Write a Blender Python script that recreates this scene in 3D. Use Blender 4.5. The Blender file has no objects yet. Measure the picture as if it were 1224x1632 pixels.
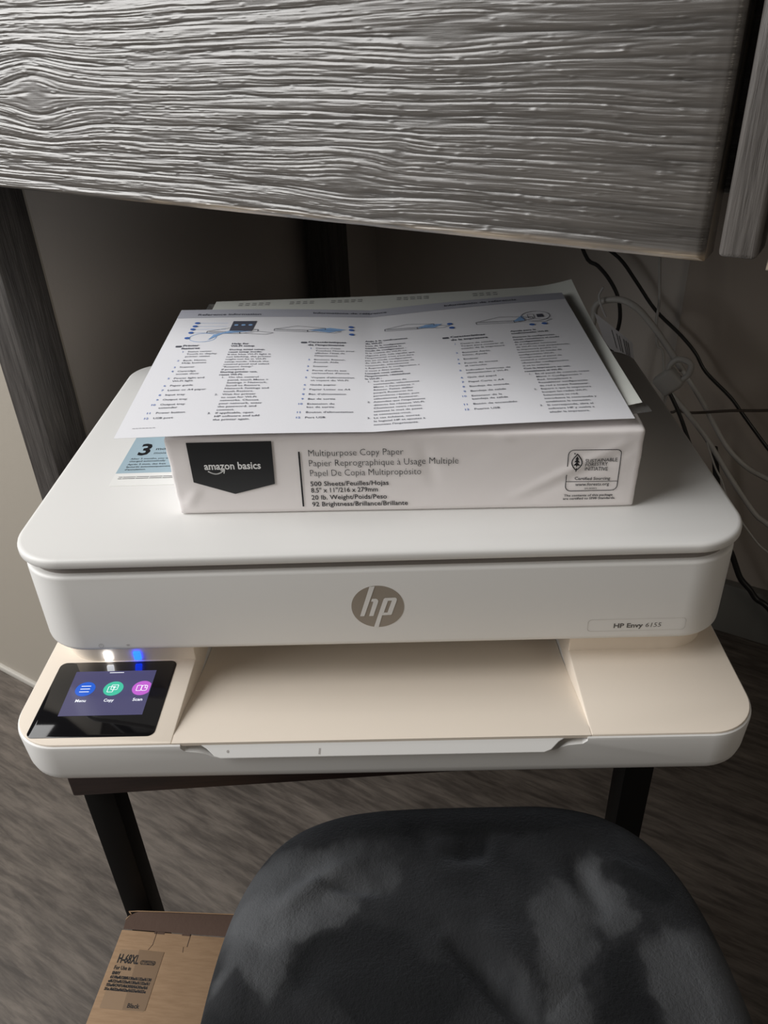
import bpy, bmesh, math, random
import numpy as np
from mathutils import Vector, Matrix

# ------------------------------------------------------------------ camera, light, exposure
SC = bpy.context.scene
COL = SC.collection
HL = 0.538                      # height of the printer lid top above the floor
CAM = Vector((0.0173, -0.3719, 0.8001))
cr = Vector((0.99931188, 0.00685857, -0.03645171))
cu = Vector((0.02714777, 0.53439786, 0.84479697))
cf = Vector((-0.02527382, 0.84520523, -0.53384394))
cam_d = bpy.data.cameras.new('camera')
cam = bpy.data.objects.new('camera', cam_d)
COL.objects.link(cam)
cam.matrix_world = Matrix(((cr.x, cu.x, -cf.x, CAM.x), (cr.y, cu.y, -cf.y, CAM.y), (cr.z, cu.z, -cf.z, CAM.z), (0, 0, 0, 1)))
cam_d.sensor_fit = 'VERTICAL'
cam_d.sensor_height = 24.0
cam_d.lens = 1282.28 * 24.0 / 1632.0
cam_d.clip_start = 0.01
SC.camera = cam
SC.view_settings.view_transform = 'Standard'
SC.view_settings.look = 'None'
SC.view_settings.gamma = 1.0
SC.view_settings.use_curve_mapping = False
SC.view_settings.exposure = 0.0
wd = bpy.data.worlds.new('room_ambient')
SC.world = wd
wd.use_nodes = True
wd.node_tree.nodes['Background'].inputs[0].default_value = (1.0, 0.90, 0.80, 1)
wd.node_tree.nodes['Background'].inputs[1].default_value = 0.03


def area_light(name, loc, target, sx, sy, power, color):
    d = bpy.data.lights.new(name, 'AREA')
    d.shape = 'RECTANGLE'; d.size = sx; d.size_y = sy; d.energy = power; d.color = color
    o = bpy.data.objects.new(name, d); COL.objects.link(o)
    o.location = loc
    o.rotation_euler = (Vector(target) - Vector(loc)).to_track_quat('-Z', 'Y').to_euler()
    return o


area_light('window_daylight', (-1.60, -0.22, 1.60), (-0.1, 0.0, 0.55), 1.5, 1.9, 57.0, (1.0, 0.99, 0.975))
area_light('room_fill_light', (1.3, -2.0, 1.7), (-0.2, 0.2, 0.5), 1.2, 1.2, 8.0, (1.0, 0.90, 0.77))  # unseen fill added to brighten the alcove wall, printer front and stool

# ------------------------------------------------------------------ helpers
def new_mat(name):
    m = bpy.data.materials.new(name)
    m.use_nodes = True
    return m, m.node_tree, m.node_tree.nodes['Principled BSDF']


def plain(name, col, rough=0.5, spec=0.5, metal=0.0, bump=0.0, bscale=400.0, emit=None, estr=0.0, trans=0.0, coat=0.0):
    m, nt, b = new_mat(name)
    b.inputs['Base Color'].default_value = (*col, 1)
    b.inputs['Roughness'].default_value = rough
    b.inputs['Specular IOR Level'].default_value = spec
    b.inputs['Metallic'].default_value = metal
    b.inputs['Transmission Weight'].default_value = trans
    b.inputs['Coat Weight'].default_value = coat
    if emit:
        b.inputs['Emission Color'].default_value = (*emit, 1)
        b.inputs['Emission Strength'].default_value = estr
    if bump > 0:
        tc = nt.nodes.new('ShaderNodeTexCoord')
        no = nt.nodes.new('ShaderNodeTexNoise'); no.inputs['Scale'].default_value = bscale
        no.inputs['Detail'].default_value = 3
        bp = nt.nodes.new('ShaderNodeBump'); bp.inputs['Strength'].default_value = bump
        bp.inputs['Distance'].default_value = 0.001
        nt.links.new(tc.outputs['Object'], no.inputs['Vector'])
        nt.links.new(no.outputs['Fac'], bp.inputs['Height'])
        nt.links.new(bp.outputs['Normal'], b.inputs['Normal'])
    return m


def obj_from(name, verts, faces, mat, parent=None, smooth=False, angle=None):
    me = bpy.data.meshes.new(name)
    me.from_pydata([tuple(map(float, v)) for v in verts], [], [tuple(map(int, f)) for f in faces])
    me.update()
    o = bpy.data.objects.new(name, me)
    COL.objects.link(o)
    if mat is not None:
        me.materials.append(mat)
    if parent is not None:
        o.parent = parent
    if smooth:
        for p in me.polygons:
            p.use_smooth = True
        if angle:
            me.set_sharp_from_angle(angle=math.radians(angle))
    return o


class MB:
    """collects verts / faces for one mesh"""
    def __init__(self):
        self.v = []; self.f = []

    def add(self, v, f):
        o = len(self.v)
        self.v += [tuple(map(float, p)) for p in v]
        self.f += [tuple(int(i) + o for i in q) for q in f]
        return self

    def build(self, name, mat, parent=None, smooth=False, angle=None):
        return obj_from(name, self.v, self.f, mat, parent, smooth, angle)


def box_data(x0, x1, y0, y1, z0, z1):
    v = [(x0, y0, z0), (x1, y0, z0), (x1, y1, z0), (x0, y1, z0), (x0, y0, z1), (x1, y0, z1), (x1, y1, z1), (x0, y1, z1)]
    f = [(0, 3, 2, 1), (4, 5, 6, 7), (0, 1, 5, 4), (1, 2, 6, 5), (2, 3, 7, 6), (3, 0, 4, 7)]
    return v, f


def bevel_box(name, x0, x1, y0, y1, z0, z1, mat, parent=None, r=0.002, seg=2):
    bm = bmesh.new()
    v, f = box_data(x0, x1, y0, y1, z0, z1)
    vs = [bm.verts.new(p) for p in v]
    for q in f:
        bm.faces.new([vs[i] for i in q])
    bmesh.ops.bevel(bm, geom=bm.edges[:], offset=r, segments=seg, profile=0.5, affect='EDGES')
    me = bpy.data.meshes.new(name); bm.to_mesh(me); bm.free()
    o = bpy.data.objects.new(name, me); COL.objects.link(o)
    me.materials.append(mat)
    if parent is not None:
        o.parent = parent
    for p in me.polygons:
        p.use_smooth = True
    me.set_sharp_from_angle(angle=math.radians(40))
    return o


def rrect(x0, x1, y0, y1, r, n=8):
    """rounded rectangle; r = (x0y0, x1y0, x1y1, x0y1)"""
    if not isinstance(r, (tuple, list)):
        r = (r,) * 4
    pts = []
    cs = ((x0, y0, 1, 1, 180), (x1, y0, -1, 1, 270), (x1, y1, -1, -1, 0), (x0, y1, 1, -1, 90))
    for (cx, cy, sx, sy, a0), rr in zip(cs, r):
        for k in range(n + 1):
            a = math.radians(a0 + 90.0 * k / n)
            pts.append((cx + sx * rr + rr * math.cos(a), cy + sy * rr + rr * math.sin(a)))
    return pts


def loft_rr(x0, x1, y0, y1, r, secs, n=8):
    """secs: list of (z, inset) from bottom to top, capped both ends"""
    if not isinstance(r, (tuple, list)):
        r = (r,) * 4
    v = []; f = []
    m = 4 * (n + 1)
    for z, i in secs:
        for (x, y) in rrect(x0 + i, x1 - i, y0 + i, y1 - i, tuple(max(q - i, 0.0003) for q in r), n):
            v.append((x, y, z))
    for s in range(len(secs) - 1):
        for k in range(m):
            a = s * m + k; b = s * m + (k + 1) % m
            f.append((a, b, b + m, a + m))
    f.append(tuple(range(m - 1, -1, -1)))
    f.append(tuple(range((len(secs) - 1) * m, len(secs) * m)))
    return v, f


def poly_prism(pts, y0, y1):
    """polygon given in (x, z) extruded along y"""
    n = len(pts)
    v = [(p[0], y0, p[1]) for p in pts] + [(p[0], y1, p[1]) for p in pts]
    f = [tuple(range(n)), tuple(range(2 * n - 1, n - 1, -1))]
    for k in range(n):
        j = (k + 1) % n
        f.append((k, k + n, j + n, j))
    return v, f


def tube_data(pts, rad, sides=8, closed=False, smooth_n=5):
    P = [Vector(p) for p in pts]
    out = []
    n = len(P)
    for i in range(n - 1):
        p0 = P[max(i - 1, 0)]; p1 = P[i]; p2 = P[i + 1]; p3 = P[min(i + 2, n - 1)]
        for k in range(smooth_n):
            t = k / smooth_n
            out.append(0.5 * ((2 * p1) + (p2 - p0) * t + (2 * p0 - 5 * p1 + 4 * p2 - p3) * t * t + (3 * p1 - p0 - 3 * p2 + p3) * t ** 3))
    out.append(P[-1])
    v = []; f = []
    up = Vector((0.31, 0.87, 0.38)).normalized()
    for i, p in enumerate(out):
        d = (out[min(i + 1, len(out) - 1)] - out[max(i - 1, 0)]).normalized()
        s = d.cross(up).normalized(); t = d.cross(s)
        for k in range(sides):
            a = 2 * math.pi * k / sides
            v.append(p + rad * (math.cos(a) * s + math.sin(a) * t))
    for i in range(len(out) - 1):
        for k in range(sides):
            a = i * sides + k; b = i * sides + (k + 1) % sides
            f.append((a, b, b + sides, a + sides))
    f.append(tuple(range(sides - 1, -1, -1)))
    f.append(tuple(range((len(out) - 1) * sides, len(out) * sides)))
    return v, f


def empty(name, loc=(0, 0, 0), rz=0.0):
    o = bpy.data.objects.new(name, None)
    COL.objects.link(o)
    o.location = loc; o.rotation_euler = (0, 0, rz)
    o.empty_display_size = 0.05
    return o


def tag(o, label, cat=None, group=None, kind=None):
    o['label'] = label
    if cat: o['category'] = cat
    if group: o['group'] = group
    if kind: o['kind'] = kind
    return o


def structure(o, label, cat):
    return tag(o, label, cat, kind='structure')


def bool_cut(o, cutters):
    bpy.context.view_layer.update()
    for c in cutters:
        md = o.modifiers.new('cut', 'BOOLEAN'); md.operation = 'DIFFERENCE'; md.object = c; md.solver = 'EXACT'
    dg = bpy.context.evaluated_depsgraph_get()
    me = bpy.data.meshes.new_from_object(o.evaluated_get(dg))
    o.modifiers.clear()
    old = o.data; o.data = me; me.name = old.name
    for c in cutters:
        bpy.data.objects.remove(c)
    for p in me.polygons:
        p.use_smooth = True
    me.set_sharp_from_angle(angle=math.radians(30))


# value noise in numpy
def vnoise(x, y, seed=0):
    xi = np.floor(x).astype(np.int64); yi = np.floor(y).astype(np.int64)
    fx = x - xi; fy = y - yi
    fx = fx * fx * (3 - 2 * fx); fy = fy * fy * (3 - 2 * fy)

    def h(a, b):
        n = (a * 374761393 + b * 668265263 + seed * 974634547) & 0xffffffff
        n = ((n ^ (n >> 13)) * 1274126177) & 0xffffffff
        return ((n ^ (n >> 16)) & 0xffff) / 65535.0
    return (h(xi, yi) * (1 - fx) + h(xi + 1, yi) * fx) * (1 - fy) + (h(xi, yi + 1) * (1 - fx) + h(xi + 1, yi + 1) * fx) * fy


def fbm(x, y, seed=0, octs=4):
    s = 0; a = 0.5; t = 0
    for k in range(octs):
        s = s + a * vnoise(x * 2 ** k, y * 2 ** k, seed + k); t += a; a *= 0.5
    return s / t


# text to flat triangles: returns (verts Nx2 in cap-height units, faces, width)
_tc = {}
_hcap = None


def glyphs(s, bold=0.0):
    global _hcap
    key = (s, bold)
    if key in _tc:
        return _tc[key]
    cu_ = bpy.data.curves.new('print', 'FONT')
    cu_.body = s; cu_.size = 1.0; cu_.resolution_u = 2; cu_.offset = bold
    ob = bpy.data.objects.new('print', cu_)
    me = bpy.data.meshes.new_from_object(ob)
    v = np.array([(p.co.x, p.co.y) for p in me.vertices]) if len(me.vertices) else np.zeros((0, 2))
    f = [tuple(p.vertices) for p in me.polygons]
    bpy.data.objects.remove(ob); bpy.data.curves.remove(cu_); bpy.data.meshes.remove(me)
    if _hcap is None:
        _hcap = 0.73
    v = v / _hcap
    w = v[:, 0].max() if len(v) else 0
    _tc[key] = (v, f, w)
    return _tc[key]


def put_text(mb, s, x, y, cap, fmap, width=None, bold=0.0, shear=0.0, rot=0.0):
    v, f, w = glyphs(s, bold)
    if len(v) == 0:
        return
    sx = cap if width is None else width / w
    X = (v[:, 0] * sx + shear * v[:, 1] * cap); Y = v[:, 1] * cap
    c, sn = math.cos(rot), math.sin(rot)
    mb.add([fmap(x + c * a - sn * b, y + sn * a + c * b) for a, b in zip(X, Y)], f)


def stroke(mb, pts, w, fmap, closed=False):
    if closed:
        pts = list(pts) + [pts[0]]
    for (a, b) in zip(pts[:-1], pts[1:]):
        dx, dy = b[0] - a[0], b[1] - a[1]
        L = math.hypot(dx, dy) or 1e-9
        nx, ny = -dy / L * w / 2, dx / L * w / 2
        ex, ey = dx / L * w / 3, dy / L * w / 3
        q = [(a[0] - ex + nx, a[1] - ey + ny), (a[0] - ex - nx, a[1] - ey - ny), (b[0] + ex - nx, b[1] + ey - ny), (b[0] + ex + nx, b[1] + ey + ny)]
        mb.add([fmap(*p) for p in q], [(0, 1, 2, 3)])


def fill(mb, pts, fmap):
    mb.add([fmap(*p) for p in pts], [tuple(range(len(pts)))])


def disc(x, y, r, n=24, ry=None):
    ry = ry or r
    return [(x + r * math.cos(2 * math.pi * k / n), y + ry * math.sin(2 * math.pi * k / n)) for k in range(n)]


# ------------------------------------------------------------------ materials
def nodes_tc(nt, scale, rot=(0, 0, 0), out='Object'):
    tc = nt.nodes.new('ShaderNodeTexCoord')
    mp = nt.nodes.new('ShaderNodeMapping')
    mp.inputs['Scale'].default_value = scale
    mp.inputs['Rotation'].default_value = rot
    nt.links.new(tc.outputs[out], mp.inputs['Vector'])
    return mp.outputs['Vector']


def noise(nt, vec, scale=1.0, detail=4.0, rough=0.6, dist=0.0):
    n = nt.nodes.new('ShaderNodeTexNoise')
    n.inputs['Scale'].default_value = scale; n.inputs['Detail'].default_value = detail
    n.inputs['Roughness'].default_value = rough; n.inputs['Distortion'].default_value = dist
    nt.links.new(vec, n.inputs['Vector'])
    return n.outputs['Fac']


def ramp(nt, fac, stops):
    r = nt.nodes.new('ShaderNodeValToRGB')
    el = r.color_ramp.elements
    while len(el) < len(stops):
        el.new(0.5)
    for e, (p, c) in zip(el, stops):
        e.position = p; e.color = (*c, 1)
    nt.links.new(fac, r.inputs['Fac'])
    return r.outputs['Color']


def mix(nt, fac, a, b, mode='MIX'):
    m = nt.nodes.new('ShaderNodeMix'); m.data_type = 'RGBA'; m.blend_type = mode
    if isinstance(fac, float): m.inputs[0].default_value = fac
    else: nt.links.new(fac, m.inputs[0])
    for s, k in ((a, 6), (b, 7)):
        if isinstance(s, tuple): m.inputs[k].default_value = (*s, 1)
        else: nt.links.new(s, m.inputs[k])
    return m.outputs[2]


def bump(nt, b, height, strength, dist):
    bp = nt.nodes.new('ShaderNodeBump')
    bp.inputs['Strength'].default_value = strength; bp.inputs['Distance'].default_value = dist
    nt.links.new(height, bp.inputs['Height']); nt.links.new(bp.outputs['Normal'], b.inputs['Normal'])


def wood_mat(name, grain, dark, light, rough=0.4, bstr=0.6, tanedge=False):
    """brushed grey wood; grain = mapping scale (small along the grain)"""
    m, nt, b = new_mat(name)
    vec = nodes_tc(nt, grain)
    f1 = noise(nt, vec, 1.0, 5, 0.65, 0.6)
    f2 = noise(nt, vec, 3.3, 4, 0.6, 0.3)
    c1 = ramp(nt, f1, [(0.32, dark), (0.62, light)])
    c2 = ramp(nt, f2, [(0.35, tuple(0.6 * q for q in dark)), (0.7, light)])
    col = mix(nt, 0.4, c1, c2)
    nt.links.new(col, b.inputs['Base Color'])
    b.inputs['Roughness'].default_value = rough
    bump(nt, b, f2, bstr, 0.0012)
    return m


def brushed_mat():
    """the wire-brushed drawer front: relief is in the mesh, height stored in the attribute 'relief'"""
    m, nt, b = new_mat('brushed_grey_wood')
    at = nt.nodes.new('ShaderNodeAttribute'); at.attribute_name = 'relief'
    wr = nt.nodes.new('ShaderNodeAttribute'); wr.attribute_name = 'wear'
    vec = nodes_tc(nt, (45, 60, 1500))
    f = noise(nt, vec, 1.0, 4, 0.6)
    base = ramp(nt, at.outputs['Fac'], [(0.12, (0.028, 0.025, 0.023)), (0.75, (0.135, 0.124, 0.113))])
    col = mix(nt, f, base, (0.085, 0.078, 0.071))
    col = mix(nt, wr.outputs['Fac'], col, (0.50, 0.40, 0.29))
    nt.links.new(col, b.inputs['Base Color'])
    b.inputs['Roughness'].default_value = 0.30
    b.inputs['Specular IOR Level'].default_value = 0.8
    b.inputs['Coat Weight'].default_value = 0.6
    b.inputs['Coat Roughness'].default_value = 0.22
    bump(nt, b, f, 0.35, 0.0006)
    return m


def floor_mat():
    m, nt, b = new_mat('vinyl_wood_floor')
    rz = math.radians(31)
    vec = nodes_tc(nt, (6, 38, 1))
    vec2 = nodes_tc(nt, (18, 130, 1))
    vec3 = nodes_tc(nt, (2.2, 8, 1))
    f1 = noise(nt, vec, 1.0, 8, 0.66, 0.8)
    f2 = noise(nt, vec2, 1.0, 6, 0.66, 0.3)
    f3 = noise(nt, vec3, 1.0, 3, 0.5, 0.5)
    c1 = ramp(nt, f1, [(0.36, (0.032, 0.025, 0.020)), (0.52, (0.080, 0.064, 0.052)), (0.66, (0.185, 0.155, 0.128))])
    c2 = ramp(nt, f2, [(0.40, (0.028, 0.021, 0.017)), (0.62, (0.185, 0.155, 0.130))])
    c3 = ramp(nt, f3, [(0.35, (0.05, 0.041, 0.034)), (0.65, (0.17, 0.147, 0.127))])
    col = mix(nt, 0.55, c1, c2)
    col = mix(nt, 0.30, col, c3)
    nt.links.new(col, b.inputs['Base Color'])
    b.inputs['Roughness'].default_value = 0.55
    bump(nt, b, f1, 0.25, 0.0006)
    return m


def velvet_mat():
    m, nt, b = new_mat('charcoal_plush')
    vec = nodes_tc(nt, (1, 1, 1))
    at = nt.nodes.new('ShaderNodeAttribute'); at.attribute_name = 'nap_and_shade'
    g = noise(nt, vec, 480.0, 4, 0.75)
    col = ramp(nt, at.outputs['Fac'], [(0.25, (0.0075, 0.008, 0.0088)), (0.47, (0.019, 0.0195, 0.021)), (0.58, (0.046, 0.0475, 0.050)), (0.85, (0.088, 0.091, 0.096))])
    nt.links.new(col, b.inputs['Base Color'])
    b.inputs['Roughness'].default_value = 0.85
    b.inputs['Specular IOR Level'].default_value = 0.15
    b.inputs['Sheen Weight'].default_value = 0.12
    b.inputs['Sheen Roughness'].default_value = 0.45
    b.inputs['Sheen Tint'].default_value = (0.75, 0.8, 0.9, 1)
    bump(nt, b, g, 0.8, 0.0016)
    return m


def card_mat():
    m, nt, b = new_mat('kraft_cardboard')
    f = noise(nt, nodes_tc(nt, (60, 400, 200)), 1.0, 4, 0.6)
    nt.links.new(ramp(nt, f, [(0.3, (0.25, 0.155, 0.085)), (0.7, (0.31, 0.20, 0.115))]), b.inputs['Base Color'])
    b.inputs['Roughness'].default_value = 0.8
    bump(nt, b, f, 0.15, 0.0005)
    return m


def wall_mat(name, col):
    m, nt, b = new_mat(name)
    f = noise(nt, nodes_tc(nt, (1, 1, 1)), 90.0, 4, 0.6)
    b.inputs['Base Color'].default_value = (*col, 1)
    b.inputs['Roughness'].default_value = 0.7
    bump(nt, b, f, 0.12, 0.002)
    return m


M_white = plain('warm_white_plastic', (0.76, 0.755, 0.74), 0.42, 0.4, bump=0.04, bscale=2500)
M_deck = plain('sand_beige_plastic', (0.79, 0.705, 0.605), 0.5, 0.35, bump=0.06, bscale=2500)
M_cavity = plain('dark_slot_plastic', (0.05, 0.047, 0.045), 0.6)
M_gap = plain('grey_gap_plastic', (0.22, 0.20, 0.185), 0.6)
M_glass = plain('black_screen_glass', (0.006, 0.006, 0.007), 0.06, 0.5)
M_logo = plain('taupe_logo', (0.30, 0.26, 0.215), 0.4)
M_ink = plain('black_ink', (0.012, 0.012, 0.014), 0.55, 0.3)
M_greyink = plain('grey_ink', (0.10, 0.095, 0.09), 0.5)
M_paleink = plain('pale_grey_ink', (0.42, 0.40, 0.385), 0.5)
M_blueink = plain('blue_ink', (0.06, 0.16, 0.50), 0.6)
M_lightblue = plain('light_blue_ink', (0.28, 0.48, 0.80), 0.6)
M_slate = plain('slate_ink', (0.085, 0.09, 0.12), 0.6)
M_whiteink = plain('white_ink', (0.8, 0.8, 0.8), 0.5)
M_paper = plain('white_paper', (0.86, 0.865, 0.91), 0.8, 0.2, bump=0.05, bscale=900)
M_band = plain('grey_header_print', (0.50, 0.51, 0.58), 0.8, 0.2)
M_paper2 = plain('ivory_paper', (0.80, 0.82, 0.77), 0.75, 0.25)
M_wrap = plain('ream_wrapper', (0.86, 0.82, 0.815), 0.38, 0.5)
M_badge = plain('black_badge_print', (0.015, 0.016, 0.018), 0.4)
M_cardblue = plain('card_blue_print', (0.36, 0.48, 0.55), 0.6)
M_cardwhite = plain('card_white', (0.82, 0.82, 0.80), 0.5)
M_kraft = card_mat()
M_kraftdark = plain('kraft_shaded', (0.075, 0.042, 0.028), 0.85, bump=0.2, bscale=300)  # kraft darkened so the flap's shaded side is in its colour
M_tape = plain('printed_patch', (0.19, 0.12, 0.068), 0.45)
M_steel = plain('black_steel', (0.006, 0.006, 0.006), 0.5, 0.15)
M_walnut = wood_mat('dark_walnut', (8, 120, 120), (0.012, 0.006, 0.006), (0.035, 0.018, 0.016), 0.5, 0.1)
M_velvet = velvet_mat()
M_floor = floor_mat()
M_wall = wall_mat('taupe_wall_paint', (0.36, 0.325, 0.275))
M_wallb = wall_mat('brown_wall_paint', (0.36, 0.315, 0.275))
M_wallg = wall_mat('lightened_grey_wall_paint', (0.52, 0.485, 0.45))  # wall paint lightened to stand in for light missing under the desk
M_baser = plain('shaded_baseboard_paint', (0.15, 0.145, 0.13), 0.5)  # darker than the left baseboard: shade put into the colour
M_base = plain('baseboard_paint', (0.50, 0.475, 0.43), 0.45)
M_brushed = brushed_mat()
M_darkwood_v = wood_mat('dark_wood_vertical', (150, 150, 9), (0.022, 0.019, 0.018), (0.085, 0.078, 0.073), 0.42, 0.7)
M_darkwood_h = wood_mat('dark_wood_horizontal', (9, 150, 150), (0.03, 0.027, 0.025), (0.10, 0.092, 0.086), 0.42, 0.7)
M_stile = wood_mat('grey_wood_vertical', (190, 190, 9), (0.06, 0.054, 0.05), (0.16, 0.148, 0.138), 0.36, 0.5)
M_cblack = plain('black_cable', (0.01, 0.01, 0.01), 0.4)
M_cwhite = plain('white_cable', (0.42, 0.41, 0.39), 0.45)
M_cbrown = plain('brown_cable', (0.06, 0.045, 0.035), 0.5)
M_clear = plain('clear_plastic', (0.9, 0.9, 0.9), 0.12, 0.5, trans=0.92)

# ------------------------------------------------------------------ setting.  a = along the desk, n = away from it
TH = math.radians(-31)
FX = empty  # local alias
def slab(name, a0, a1, n0, n1, z0, z1, mat):
    v, f = box_data(a0, a1, n0, n1, z0, z1)
    o = obj_from(name, v, f, mat)
    o.rotation_euler = (0, 0, TH)
    return o


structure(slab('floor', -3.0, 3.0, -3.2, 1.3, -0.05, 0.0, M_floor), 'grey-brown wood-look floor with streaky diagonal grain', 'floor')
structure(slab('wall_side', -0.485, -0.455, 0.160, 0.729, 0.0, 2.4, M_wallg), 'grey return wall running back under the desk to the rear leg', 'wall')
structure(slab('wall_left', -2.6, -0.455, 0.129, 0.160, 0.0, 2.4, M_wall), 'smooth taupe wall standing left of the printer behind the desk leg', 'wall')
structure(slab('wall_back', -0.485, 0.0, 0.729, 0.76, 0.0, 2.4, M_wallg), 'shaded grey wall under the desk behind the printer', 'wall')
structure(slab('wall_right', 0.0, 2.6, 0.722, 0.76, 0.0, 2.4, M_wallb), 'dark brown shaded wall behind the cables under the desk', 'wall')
bb = bevel_box('baseboard_left', -2.6, -0.449, 0.1235, 0.131, 0.0, 0.010, M_base, None, 0.002)
bb.rotation_euler = (0, 0, TH)
structure(bb, 'thin pale strip along the foot of the taupe left wall', 'baseboard')
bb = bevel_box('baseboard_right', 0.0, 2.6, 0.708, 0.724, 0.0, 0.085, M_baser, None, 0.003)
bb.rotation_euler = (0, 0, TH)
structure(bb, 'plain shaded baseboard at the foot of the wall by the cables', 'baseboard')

# ------------------------------------------------------------------ desk
def relief_board(name, a0, a1, nf, z0, z1, thick, parent, seed, knots, da=0.0011, dz=0.00034):
    na = int(round((a1 - a0) / da)) + 1; nz = int(round((z1 - z0) / dz)) + 1
    A, Z = np.meshgrid(np.linspace(a0, a1, na), np.linspace(z0, z1, nz))
    g = Z.copy()
    kn = np.zeros_like(A)
    for (ka, kz, wa, wz, amp) in knots:
        e = np.exp(-(((A - ka) / wa) ** 2 + ((Z - kz) / wz) ** 2))
        g = g - amp * (Z - kz) * e
        kn = np.maximum(kn, np.exp(-(((A - ka) / (wa * .30)) ** 2 + ((Z - kz) / (wz * .42)) ** 2) ** 1.5))
    g = g + 0.010 * (fbm(A * 3.0, Z * 6.0, seed, 3) - 0.5) + 0.0022 * (fbm(A * 14, Z * 30, seed + 9, 3) - 0.5)
    r1 = np.abs(2 * vnoise(A * 4.5, g * 215.0, seed + 20) - 1)
    r2 = np.abs(2 * vnoise(A * 13.0, g * 520.0, seed + 30) - 1)
    r3 = np.abs(2 * vnoise(A * 45.0, g * 1000.0, seed + 40) - 1)
    lo = fbm(A * 5, Z * 20, seed + 50, 3)
    h = 0.46 * (1 - np.exp(-4.0 * r1)) + 0.34 * (1 - np.exp(-3.5 * r2)) + 0.26 * r3
    h = h * (0.5 + 0.9 * lo)
    chip = np.clip(vnoise(A * 190, g * 1000, seed + 60) - 0.82, 0, 1) * 2.0
    h = h * (1 - kn) + kn * (0.45 + 0.2 * fbm(A * 90, Z * 260, seed + 70, 3))
    edge = np.minimum(np.minimum(A - a0, a1 - A), np.minimum(Z - z0, z1 - Z))
    hh = (h + chip * (1 - kn) * 0.8) * np.clip(np.minimum(A - a0, a1 - A) / 0.008, 0, 1)
    rnd = np.clip(1 - edge / 0.003, 0, 1) ** 2 * 0.003
    N = nf - 0.0011 * hh + rnd
    wear = np.clip(1.25 - (Z - z0) / (0.0012 + 0.0042 * fbm(A * 9, Z * 0, seed + 80, 3)), 0, 1) * np.clip(fbm(A * 30, Z * 300, seed + 81, 3) * 2.6 - 0.55, 0, 1)
    wear = wear * np.clip((A + 0.23) / 0.03, 0, 1)
    V = np.stack([A.ravel(), N.ravel(), Z.ravel()], 1)
    idx = np.arange(na * nz).reshape(nz, na)
    F = np.stack([idx[:-1, :-1].ravel(), idx[:-1, 1:].ravel(), idx[1:, 1:].ravel(), idx[1:, :-1].ravel()], 1)
    nb = len(V)
    B = np.array([(a0, nf + thick, z0), (a1, nf + thick, z0), (a1, nf + thick, z1), (a0, nf + thick, z1)])
    V = np.vstack([V, B])
    faces = F.tolist()
    faces.append([nb, nb + 3, nb + 2, nb + 1])
    faces.append(idx[0, ::-1].tolist() + [nb, nb + 1])
    faces.append(idx[-1, :].tolist() + [nb + 2, nb + 3])
    faces.append(idx[:, 0].tolist() + [nb + 3, nb])
    faces.append(idx[::-1, -1].tolist() + [nb + 1, nb + 2])
    me = bpy.data.meshes.new(name)
    me.from_pydata(V.tolist(), [], faces)
    me.update()
    for nm, arr in (('relief', np.clip(h * 1.1, 0, 1)), ('wear', wear)):
        at = me.attributes.new(nm, 'FLOAT', 'POINT')
        at.data.foreach_set('value', np.concatenate([arr.ravel(), np.zeros(4)]).astype(np.float32))
    o = bpy.data.objects.new(name, me); COL.objects.link(o)
    me.materials.append(M_brushed)
    sm = np.ones(len(me.polygons), dtype=bool); sm[-5:] = False
    me.polygons.foreach_set('use_smooth', sm)
    o.parent = parent
    return o


desk = empty('wooden_desk', (0, 0, 0), TH)
tag(desk, 'large grey weathered-wood desk with brushed grain fronts above the printer', 'desk')
PB = 0.701
p = relief_board('drawer_front', -0.450, 0.1382, 0.0576, PB, 0.866, 0.02, desk, 3,
                 [(-0.274, 0.759, 0.034, 0.020, 0.8), (-0.040, 0.722, 0.030, 0.014, 0.55), (-0.012, 0.738, 0.010, 0.006, 0.6), (0.015, 0.788, 0.055, 0.012, 0.6)])
p['label'] = 'wide silvery drawer front with raised horizontal grain'
p = relief_board('drawer_front', 0.1632, 0.50, 0.0576, PB - 0.001, 0.866, 0.02, desk, 17, [(0.30, 0.79, 0.04, 0.02, 0.7)], 0.003, 0.0009)
p['label'] = 'drawer front at the right edge with pale worn bottom'
p = bevel_box('stile', 0.1436, 0.1592, 0.0576, 0.078, PB + 0.003, 0.866, M_stile, desk, 0.0022, 3)
p['label'] = 'narrow upright strip with vertical grain between drawer fronts'
bevel_box('desktop', -0.450, 0.56, 0.030, 0.615, 0.870, 0.898, M_darkwood_h, desk, 0.003)
bevel_box('drawer_case', -0.40, 0.49, 0.0805, 0.575, 0.725, 0.8695, M_darkwood_h, desk, 0.002)
for a0, n0 in ((-0.4435, 0.082), (-0.4435, 0.540), (0.46, 0.084), (0.46, 0.540)):
    bevel_box('leg', a0, a0 + 0.040, n0, n0 + 0.0405, 0.0, 0.8699 if n0 > 0.5 else 0.8699, M_darkwood_v, desk, 0.002)

# ------------------------------------------------------------------ printer stand
st = empty('printer_stand', (-0.210, -0.011, 0.0), 0.056)
tag(st, 'low dark stand with walnut top and black square legs under the printer', 'table')
SH = HL - 0.1277
bevel_box('top', -0.005, 0.405, 0.0, 0.345, SH - 0.062, SH, M_walnut, st, 0.0015)
for (x, y) in ((-0.004, 0.011), (0.383, 0.011), (-0.004, 0.32), (0.383, 0.32)):
    bevel_box('leg', x, x + 0.0215, y, y + 0.0215, 0.0, SH - 0.0618, M_steel, st, 0.0012)

# ------------------------------------------------------------------ printer
pr = empty('printer', (0, 0, 0))
tag(pr, 'white inkjet printer with beige paper tray and lit touchscreen on the low stand', 'printer')
Z = lambda d: HL + d
HW = 0.21625
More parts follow.
